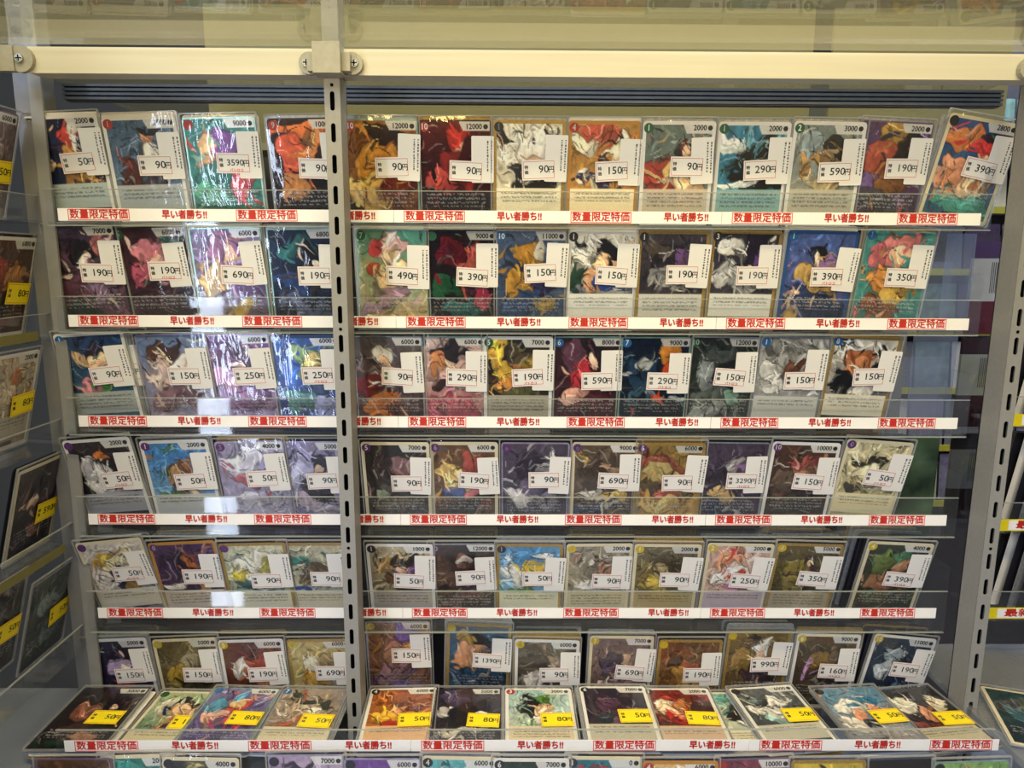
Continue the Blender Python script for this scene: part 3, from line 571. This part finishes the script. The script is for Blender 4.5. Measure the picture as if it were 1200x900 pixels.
 (1022,1104,9,'W','-','y10','11000','190','',6,'blue black and silver','3c4c60 28384c | 45 26 24 12 98a4ac | 56 40 16 16 2a3240 | 30 46 14 12 c4ccd0 | 66 60 24 12 2c3c58 | 40 74 34 8 6a8ca4'),
 ]]
TN = TIER+['sixth']
ORD = ['first', 'second', 'third', 'fourth', 'fifth', 'sixth', 'seventh']
FLOORS = [z-.0062-g for z, g in zip(SH, DROP)]+[SH[4]-.122]
ROWTOP = [146, 274, 398, 520, 638, 748]
ROW6TOP = {4: 728, 5: 732, 7: 746, 9: 740, 10: 743}
seed = 100
for r, row in enumerate(ROWS):
    lean = LEAN[r]; d = .652; dtop = d-CH*math.sin(R(lean))
    rc = random.Random(40+r)
    for k, (x0, x1, tilt, bd, bx, cost, power, price, fl, nb, words, spec) in enumerate(row):
        seed += 1
        zf = FLOORS[r]; top = at_d((x0+x1)/2, ROWTOP[r], dtop)
        tl = tilt*.75
        # x of the card's foot, from the middle of its top edge and its tilt; foot corner rests on the tray
        X = top.x - CH*math.sin(R(tl)); Z = zf + abs(CW/2*math.sin(R(tl)))+.001
        if r == 5 and k in ROW6TOP: Z = at_d((x0+x1)/2, ROW6TOP[k], dtop).z-CH*math.cos(R(lean))
        jit = .0045 if 'b' in fl else .0012*(k % 2)
        lab = 'trading card with %s picture, %s yen sticker, on the %s tier' % (words, price, TN[r])
        make_card((X, d+jit, Z), lean, tl, rc.uniform(-1.2, 1.2), spec, seed, bd, bx, price, power, cost, lab, 'priced cards in the rack', 'white', 's' in fl, 'f' in fl)
        nbk = nb if r >= 2 else 1
        for j in range(nbk):
            b = rc.choice('DDDSDDG') if r >= 3 else rc.choice('SGW')
            back_card((X+rc.uniform(-.002, .002)-(.0016*j if X > .2 else 0)+(.0008*j if X < -.2 else 0), d+jit+.003+.0034*j, zf+.0012+rc.uniform(0, .0025)+(.0015+.0009*j)*(r >= 3)+abs(CW/2*math.sin(R(tl*.5)))+(Z-zf)*(r == 5 and k in ROW6TOP)*.9),
                      lean, tl*.6, 0, b, 'plain edged card, %s back behind the %s card, %s tier' % (ORD[j], words, TN[r]), 'cards stacked behind the %s card of tier %s' % (words, TN[r]))

# ------------------------------------------------------------------ flat deck in front of the lowest tier
DH = -.408; DY0, DY1 = .5375, .640
dk = empty('card_deck', (0, DY0, H+DH), 'clear acrylic flat deck tray carrying the cards with yellow stickers', 'tray')
obj('deck_plate', boxes('dp', [(TX0+.012, XM-PW/2-.002, .0, .1, -.016, -.014), (XM+PW/2+.002, TX1, 0, .1, -.016, -.014), (XM-PW/2-.002, XM+PW/2+.002, 0, .045, -.016, -.014)]), M_ACR, dk)
obj('front_lip', boxes('dl', [(TX0+.012, TX1, -.0018, 0, -.016, .022)]), M_ACR, dk)
obj('lip_edge', boxes('dle', [(TX0+.012, TX1, -.0017, -.0001, .022, .0227)]), M_ACRE, dk)
zc = at_d(740, 873, DY0-.002).z
DX0 = at_d(76, 876, DY0-.002).x; DX1 = at_d(1170, 872, DY0-.002).x
s1, s2 = DX0+SIGN_L, DX0+2*SIGN_L-.004
for k, (a, b) in enumerate(((DX0, s1), (s1+.0003, s2), (s2+.0003, DX1))):
    sign(a, b, DY0-.0022-.0001*k, zc, 'white paper sign strip with red bargain lettering, %s piece on the deck lip' % ('narrow bay', 'middle', 'end')[k], 'bargain sign strips')
DECK = [ # far-edge x0 x1 y, yaw, border, box, cost, power, price, words, picture, lift (mm), cards below
 (96,181,808,0,'D','-','k','5000','50','dark brown','3a2c2c 2c2224 | 40 40 20 14 8a5844 | 66 26 20 14 241c20 | 66 30 8 6 e0bca4 | 40 66 22 10 4a3430 | 60 84 24 10 a87c64 | 40 92 40 6 1c3c30',0,3),
 (186,258,822,-2,'C','d8ccb0','g','','180','pale green and blue','b8c8a0 4a7a60 | 55 26 22 12 1c1c22 | 55 38 18 12 ecc09c | 22 24 16 14 e4e4d4 | 40 56 16 12 c8885c | 66 58 24 10 2c4c9c',-3,1),
 (257,326,808,-3,'H','-','b','6000','80','violet and strawberry','7a78a8 6a5a94 | 50 30 22 14 d85458 | 52 26 12 8 e4c084 | 30 50 18 14 e4b4a4 | 66 56 24 12 c84c74 | 40 78 36 12 4c3c7c | 24 30 16 12 4a94b4',0,2),
 (337,405,810,-2,'S','d4cbb0','b7','','50','beige rubble','a89888 8c7c70 | 40 20 24 6 2c3430 | 70 20 16 6 3c4440 | 50 44 40 10 b4a08c | 40 58 36 6 a8604c | 60 34 26 6 c4b8a8',0,2),
 (438,510,808,2,'W','d8b48c','k4','6000','50','flame orange','a8602c c88a3c | 52 26 16 10 6a3c24 | 52 38 14 10 d89c6c | 30 50 20 14 e0b030 | 70 44 22 12 d89030 | 36 62 20 8 b83424 | 70 24 20 12 8c4c20',0,2),
 (512,586,811,0,'D','-','k','5000','80','black violet and white','3c3444 2c2834 | 40 28 12 9 e0dcd8 | 46 44 26 16 1c1a22 | 78 46 14 8 e4e0e0 | 20 38 12 8 a8a4a8 | 50 70 40 5 d0c8b8 | 30 18 26 8 54486a',0,3),
 (594,668,816,0,'W','d0c0a4','r3','3000','80','pale blue with green cap','a8c8c8 cfd4c4 | 56 18 20 9 5c8c3c | 30 36 20 18 1a181c | 60 36 18 11 e4bc94 | 60 52 20 10 f0e8dc | 50 66 40 8 9cc4bc',0,2),
 (682,752,808,0,'W','c0bcac','k6','7000','50','aubergine','3a3040 34283c | 46 36 26 16 5c3c54 | 70 26 18 10 2c2030 | 34 56 18 12 24303c | 60 58 20 8 6c4c64',2,3),
 (758,830,817,0,'W','d0b8a0','k1','2000','80','red and cream','8c2c28 5c3c38 | 26 34 22 20 e4ccb0 | 54 34 18 14 c48450 | 44 54 22 14 b02824 | 78 36 20 24 4c3434 | 28 20 14 8 b84838',0,2),
 (828,890,819,2,'C','d8d0b4','k','','50','teal and black','6ca8a0 e4dcc8 | 40 40 26 20 1c1a20 | 60 62 22 8 ecdcc8 | 56 22 22 12 4c9c98',-4,0),
 (860,921,808,6,'W','c4c0b4','k','6000','50','slate with white blades','5c6468 4c5458 | 40 44 30 10 d4d0c8 | 60 26 26 6 e0dcd4 | 30 24 20 12 34383c | 60 60 26 8 3c3c40 | 44 60 16 8 8cacac',2,3),
 (956,1026,812,4,'S','-','k','','50','white, peach and blue','6c98b4 a89c9c | 34 30 26 14 e8e4dc | 42 48 14 14 e4a080 | 24 60 22 12 e4dcd4 | 74 36 14 10 e4a890 | 50 60 16 10 1c2434 | 66 20 24 8 3c84a8',1,2),
 (1030,1090,816,8,'D','ccc4a8','k','','50','black, white and tan comic','2c2826 1e1c1c | 24 26 18 16 ece4cc | 84 26 14 12 e8e0c8 | 54 28 14 12 2c2020 | 56 46 14 14 c8906c | 50 62 50 5 8c4434',0,1),
]
for k, (x0, x1, y, yaw, bd, bx, cost, power, price, words, spec, lift, nb) in enumerate(DECK):
    seed += 1
    zt = H+DH+lift*.001
    p = at_h((x0+x1)/2, y, zt-H); Y0 = p.y-CH
    Y0 = max(Y0, DY0+.0012)
    foot = Vector((p.x+CH*math.sin(R(yaw)), Y0, zt+.0015))
    make_card(foot, -90, 0, yaw, spec, seed, bd, bx, price, power, cost, 'card with %s picture lying on the deck, yellow %s yen sticker' % (words, price), 'cards lying on the deck', 'yellow')
    for j in range(nb):
        back_card(foot+Vector((random.Random(seed+j).uniform(-.003, .003), 0, -.0028-.0028*j)), -90, 0, yaw, 'SWG'[j % 3], 'plain edged card, %s beneath the %s card on the deck' % (ORD[j], words), 'cards lying beneath the %s deck card' % words)

# ------------------------------------------------------------------ tops of the next tier, in front of and below the deck
LOW = [
 (44,128,889,'P','','','brown and ochre','6a4c34 5c4030 | 40 20 30 12 a87c4c | 70 30 20 14 3c2c28'),
 (126,200,886,'C','k','2000','green teal','2c7c74 4c8c7c | 40 14 30 8 3c9c94'),
 (203,262,888,'C','k','4000','black and straw','2c3428 c8bc7c | 30 16 16 10 1c1c1c'),
 (316,402,886,'L','k','7000','lilac and ink','b8a4c0 8c74a4 | 30 14 20 8 3c2c48'),
 (405,490,889,'L','k','6000','violet and peach','7c54a4 8c5cb0 | 46 26 16 14 e4b494'),
 (494,578,888,'C','k4','6000','aqua foam','5cb4bc 8ccccc | 40 16 30 8 c4e4e4'),
 (580,664,889,'W','k6','7000','deep green','2c4438 3c5c40 | 50 22 20 10 4c7c4c'),
 (667,748,888,'C','k1','0','teal with red','2c7c8c 3c9ca4 | 40 20 20 10 b83c44'),
 (755,840,892,'O','r4','6000','apricot','e4c084 d8a45c | 50 20 26 10 e4d4c4 | 34 30 16 10 3c2c24'),
 (846,930,890,'P','r','10000','rosewood','8c4c5c 7c3c4c | 50 24 30 12 a46c78'),
 (934,1012,891,'G','','','yellow and black','d8c03c 3c3424 | 40 20 20 10 2c2824'),
 (1016,1094,892,'D','','','black and ivory','2c2824 24201e | 30 24 16 12 e4dcc4 | 70 26 14 10 d4ccb4'),
 (1100,1186,892,'H','k','','green foil','8cb46c c0cc84 | 50 20 40 8 d8a47c'),
]
lt = empty('card_tray', (0, .520, H-.50), 'clear acrylic tray below the deck, holding the lowest cards', 'tray')
obj('floor_plate', boxes('lfp', [(TX0, TX1+.012, 0, .05, .0, .002)]), M_ACR, lt)
obj('front_lip', boxes('lfl', [(TX0, TX1+.012, -.002, 0, 0, .03)]), M_ACR, lt)
for k, (x0, x1, y, bd, cost, power, words, spec) in enumerate(LOW):
    seed += 1
    d = .527; p = at_d((x0+x1)/2, y, d); zf = p.z-CH
    make_card((p.x, d-.004+.0012*(k % 2), zf), -3, random.Random(seed).uniform(-2, 2), 0, spec, seed, bd, '-', '', power, cost,
              'trading card with %s picture standing in the tray below the deck' % words, 'cards below the deck')
bs = obj('base_shelf', boxes('bs', [(-.80, .95, .30, .70, H-.53, H-.504)]), M_STEEL); tag(bs, 'grey steel base shelf under the whole rack', 'shelf')

# ------------------------------------------------------------------ side rack running towards the camera from the corner
SIDE = [
 (22,135,'P','-','6000','50','mauve grey','7c6c78 8c7c84 | 60 30 24 14 b09ca0 | 40 60 26 16 5c4c58',0),
 (44,279,'W','-','6000','80','rust and brown','5c3c2c 6c4c38 | 40 36 26 16 a8442c | 70 40 24 18 b8844c | 40 70 30 14 3c2c24',0),
 (47,409,'W','b8b4ac','2000','80','ivory and auburn','c8bca4 b0a490 | 60 26 18 12 b87c4c | 50 40 12 10 ecd4bc | 30 50 22 14 d8ccb8',0),
 (75,531,'C','-','','590','dark plum','3c2c34 2c2028 | 46 30 24 16 1a161c | 40 42 12 9 ecc4a8 | 72 44 16 10 5c2c68 | 60 70 26 12 8c5c4c',0),
 (89,653,'S','-','','50','slate teal','4c5c5c 3c4848 | 50 34 24 14 8ca0a0 | 40 52 16 10 242c30 | 60 70 26 12 6c8488',0),
 (32,668,'S','-','','50','soot black','2c2c30 24242a | 50 40 26 16 48484e',1),
]
SX = -.416
for k, (px, py, bd, bx, power, price, words, spec, near) in enumerate(SIDE):
    seed += 1
    o_, v_ = ray(px, py); t = (SX-o_.x)/v_.x; q = o_+v_*t            # far top corner on the side rack's plane
    lean = 15; zf = q.z-CH*math.cos(R(lean)); yc = q.y-CW/2
    foot = Vector((SX-CH*math.sin(R(lean)), yc, zf))
    make_card(foot, lean, 0, 90, spec, seed, bd, bx, price, power, '', 'trading card with %s picture and yellow %s yen sticker in the side rack' % (words, price), 'cards in the side rack', 'yellow')
    if not near:
        tr = empty('card_tray', (foot.x, yc, zf-.001), 'clear acrylic side rack tray under the %s card' % words, 'tray')
        obj('floor_plate', boxes('sf', [(-.03, .028, -.30, .042, -.003, -.001)]), M_ACR, tr)
        obj('front_lip', boxes('sl', [(.026, .028, -.30, .042, -.003, .020)]), M_ACR, tr)
        obj('lip_edge', boxes('sle', [(.026, .028, -.30, .042, .020, .0207)]), M_ACRE, tr)
        if k in (1, 3): obj('paper_band', boxes('spb', [(.0282, .0284, -.30, .010, -.002, .006)]), mat('dull_yellow_band', '6c6838', .5), tr)
        if k in (1, 3): back_card(foot+Vector((-.004, 0, .001)), lean, 0, 90, 'D', 'dark edged card behind the %s card in the side rack' % words, None)
sp = obj('metal_backing', boxes('spn', [(-.52, -.515, .10, .655, H-.60, H+.14)]), mat('side_panel_grey', '6c727c', .35, .2, .1, 8)); tag(sp, 'grey metal backing sheet behind the side rack', 'panel')
sg = obj('side_shelf', boxes('ssh', [(-.512, -.405, .20, .655, H-.430, H-.424)]), M_STEEL); tag(sg, 'grey steel shelf at the bottom of the side rack', 'shelf')

# ------------------------------------------------------------------ neighbouring rack beyond the end post
NB = [(1182, 492, 'upper'), (1186, 615, 'middle'), (1176, 718, 'lower')]
for k, (px, py, nm) in enumerate(NB):
    p = at_d(px, py, .66); x0 = XR+.056
    tr = empty('card_tray', (x0, .66, p.z), 'clear acrylic tray with yellow sign, %s tier beyond the end post' % nm, 'tray')
    obj('floor_plate', boxes('nf', [(0, .22, .001, .06, -.009, -.007)]), M_ACR, tr)
    obj('front_lip', boxes('nl', [(0, .22, 0, .001, -.009, .022)]), M_ACR, tr)
    obj('lip_edge', boxes('nle', [(0, .22, 0, .001, .022, .0228)]), M_ACRE, tr)
    sgn = obj('sign_strip', boxes('nst', [(0, .22, -.0005, -.0002, -.006, .006)]), mat('yellow_paper', 'e0d018', .5), None, (x0, .6595, p.z))
    tag(sgn, 'yellow paper sign strip with red lettering on the %s tray beyond the end post' % nm, 'sign')
    for q in (.030, .090, .15):
        obj('letter_panel', boxes('np', [(-.021, .021, -.0001, 0, -.0048, .0048)]), M_PAPER, sgn, (q, -.0006, 0))
        obj('red_lettering', text_mesh('最新', .0088, .0003, 'CENTER', 1.6, M_RED), None, sgn, (q, -.0008, 0))
    for j in range(7):
        b = 'DSDWDSD'[j]
        back_card((x0+.062-.0045*j, .672+.006*j, p.z-.006), 4, 7, 14, b, 'card in the stack beyond the end post, %s back on the %s tray' % (ORD[j], nm), 'stacked cards on the %s tray beyond the end post' % nm)
p = at_h(1146, 800, -.398); n = at_h(1186, 872, -.398); nyaw = math.atan2(n.x-p.x, p.y-n.y)
make_card((n.x+CW/2*math.cos(nyaw), n.y+CW/2*math.sin(nyaw), H-.398), -90, 0, math.degrees(nyaw), '2c4c50 1c3034 | 40 40 30 20 3c646c | 60 70 26 14 5c2c34', 900, 'C', '-', '', '', '', 'trading card with dark teal picture lying flat beyond the end post')
nd = obj('deck_shelf', boxes('nd', [(TX1+.013, .80, .50, .70, H-.408, H-.402)]), clear('hazy_deck', (.8, .82, .85), .12, haze=.35, hazecol='c4c6c8', bump=.6, bscale=18)); tag(nd, 'clear plastic deck shelf beyond the end post', 'shelf')

# ------------------------------------------------------------------ things seen through the clear ends behind the end post
PK = [('purple topped', 1160, 283, 3, '4c3a70', 'b4bccc', '5c2438'), ('brown topped', 1146, 396, 3, '3a2c38', '9ca4a8', '3c1a22'), ('black topped', 1134, 508, 2, '2a262c', '7c8084', '2c181c')]
for k, (nm, px, py, n, ca, cb, cc) in enumerate(PK):
    for j in range(n):
        p = at_d(px+9*j, py, .775+.004*j)
        r = empty('card_pack', (p.x, .775+.004*j, p.z-.10), '%s clear card pack behind the end post, %s in its bunch' % (nm, ORD[j]), 'pack', 'packs behind the end post, %s' % nm)
        obj('top_band', prism('tb', [(-.017, .082), (.017, .082), (.017, .100), (-.017, .100)], -.002, .002), mat('pk_a%d' % k, ca, .35), r)
        obj('label_panel', prism('lpn', [(-.017, .036), (.017, .036), (.017, .082), (-.017, .082)], -.002, .002), mat('pk_b%d' % k, cb, .3), r)
        obj('bottom_box', prism('bb', [(-.017, 0), (.017, 0), (.017, .036), (-.017, .036)], -.002, .002), mat('pk_c%d' % k, cc, .35), r)
        obj('clear_wrap', boxes('cw', [(-.019, .019, -.004, -.0036, -.004, .106)]), M_SLEEVE, r)
        bars = [(.004+.002*q, .0048+.002*q, -.0023, -.0021, .045, .078) for q in range(5)]
        obj('bar_print', boxes('brs', bars), M_GREY, r)
fr = empty('far_rack', (1.02, 1.30, 0), 'far rack of pale cards with yellow shelf strips across the aisle', 'rack')
for k in range(7):
    z = H+.20-.11*k
    obj('shelf_strip', boxes('fs', [(-.35, .25, 0, .003, z, z+.012)]), mat('far_yellow', 'b8b03c', .5), fr)
    obj('shelf_plate', boxes('fpl', [(-.35, .25, .003, .06, z, z+.003)]), M_STEEL, fr)
obj('back_board', boxes('fb', [(-.35, .25, .062, .07, .2, H+.4)]), mat('far_board', '4c4a50', .6), fr)
for k in range(7):
    z = H+.213-.11*k
    for j in range(7):
        rnd = random.Random(700+k*9+j)
        o = back_card((.74+.07*j, 1.33, z-.009), -6, 0, 0, rnd.choice('HWSLCP'), 'pale card on the far rack, %s strip down, %s along' % (ORD[k], ORD[j]), 'cards on the far rack')
films = [(2, 1062, 1122, 402, 480), (1, 1100, 1145, 275, 370)]  # added films, bluish reflections at the bare tray ends put into their colour
for r, x0, x1, y0, y1 in films:
    a = at_d(x0, y1, .668); b = at_d(x1, y0, .668)
    o = obj('reflection_sleeve', boxes('film', [(a.x, b.x, -.0003, 0, 0, .086)]), clear('reflection_film', (.85, .87, .92), .12, haze=.18, hazecol='b4bcd4', bump=.5, bscale=25), None, (0, .668, FLOORS[r]+.002))
    tag(o, 'added film sleeve tinted to imitate a bluish reflection, end of the %s tier' % TIER[r], 'sleeve')
a = at_d(1045, 590, .668); b = at_d(1102, 512, .668)
o = obj('green_reflection', boxes('gc', [(a.x, b.x, 0, .0008, 0, .084)]), mat('reflection_green', '4a5e48', .2, 0, .8, 18), None, (0, .668, FLOORS[3]+.002)); tag(o, 'added panel coloured to imitate a greenish reflection, end of the fourth tier', 'card')  # added panel, a greenish reflection in the tray put into its colour
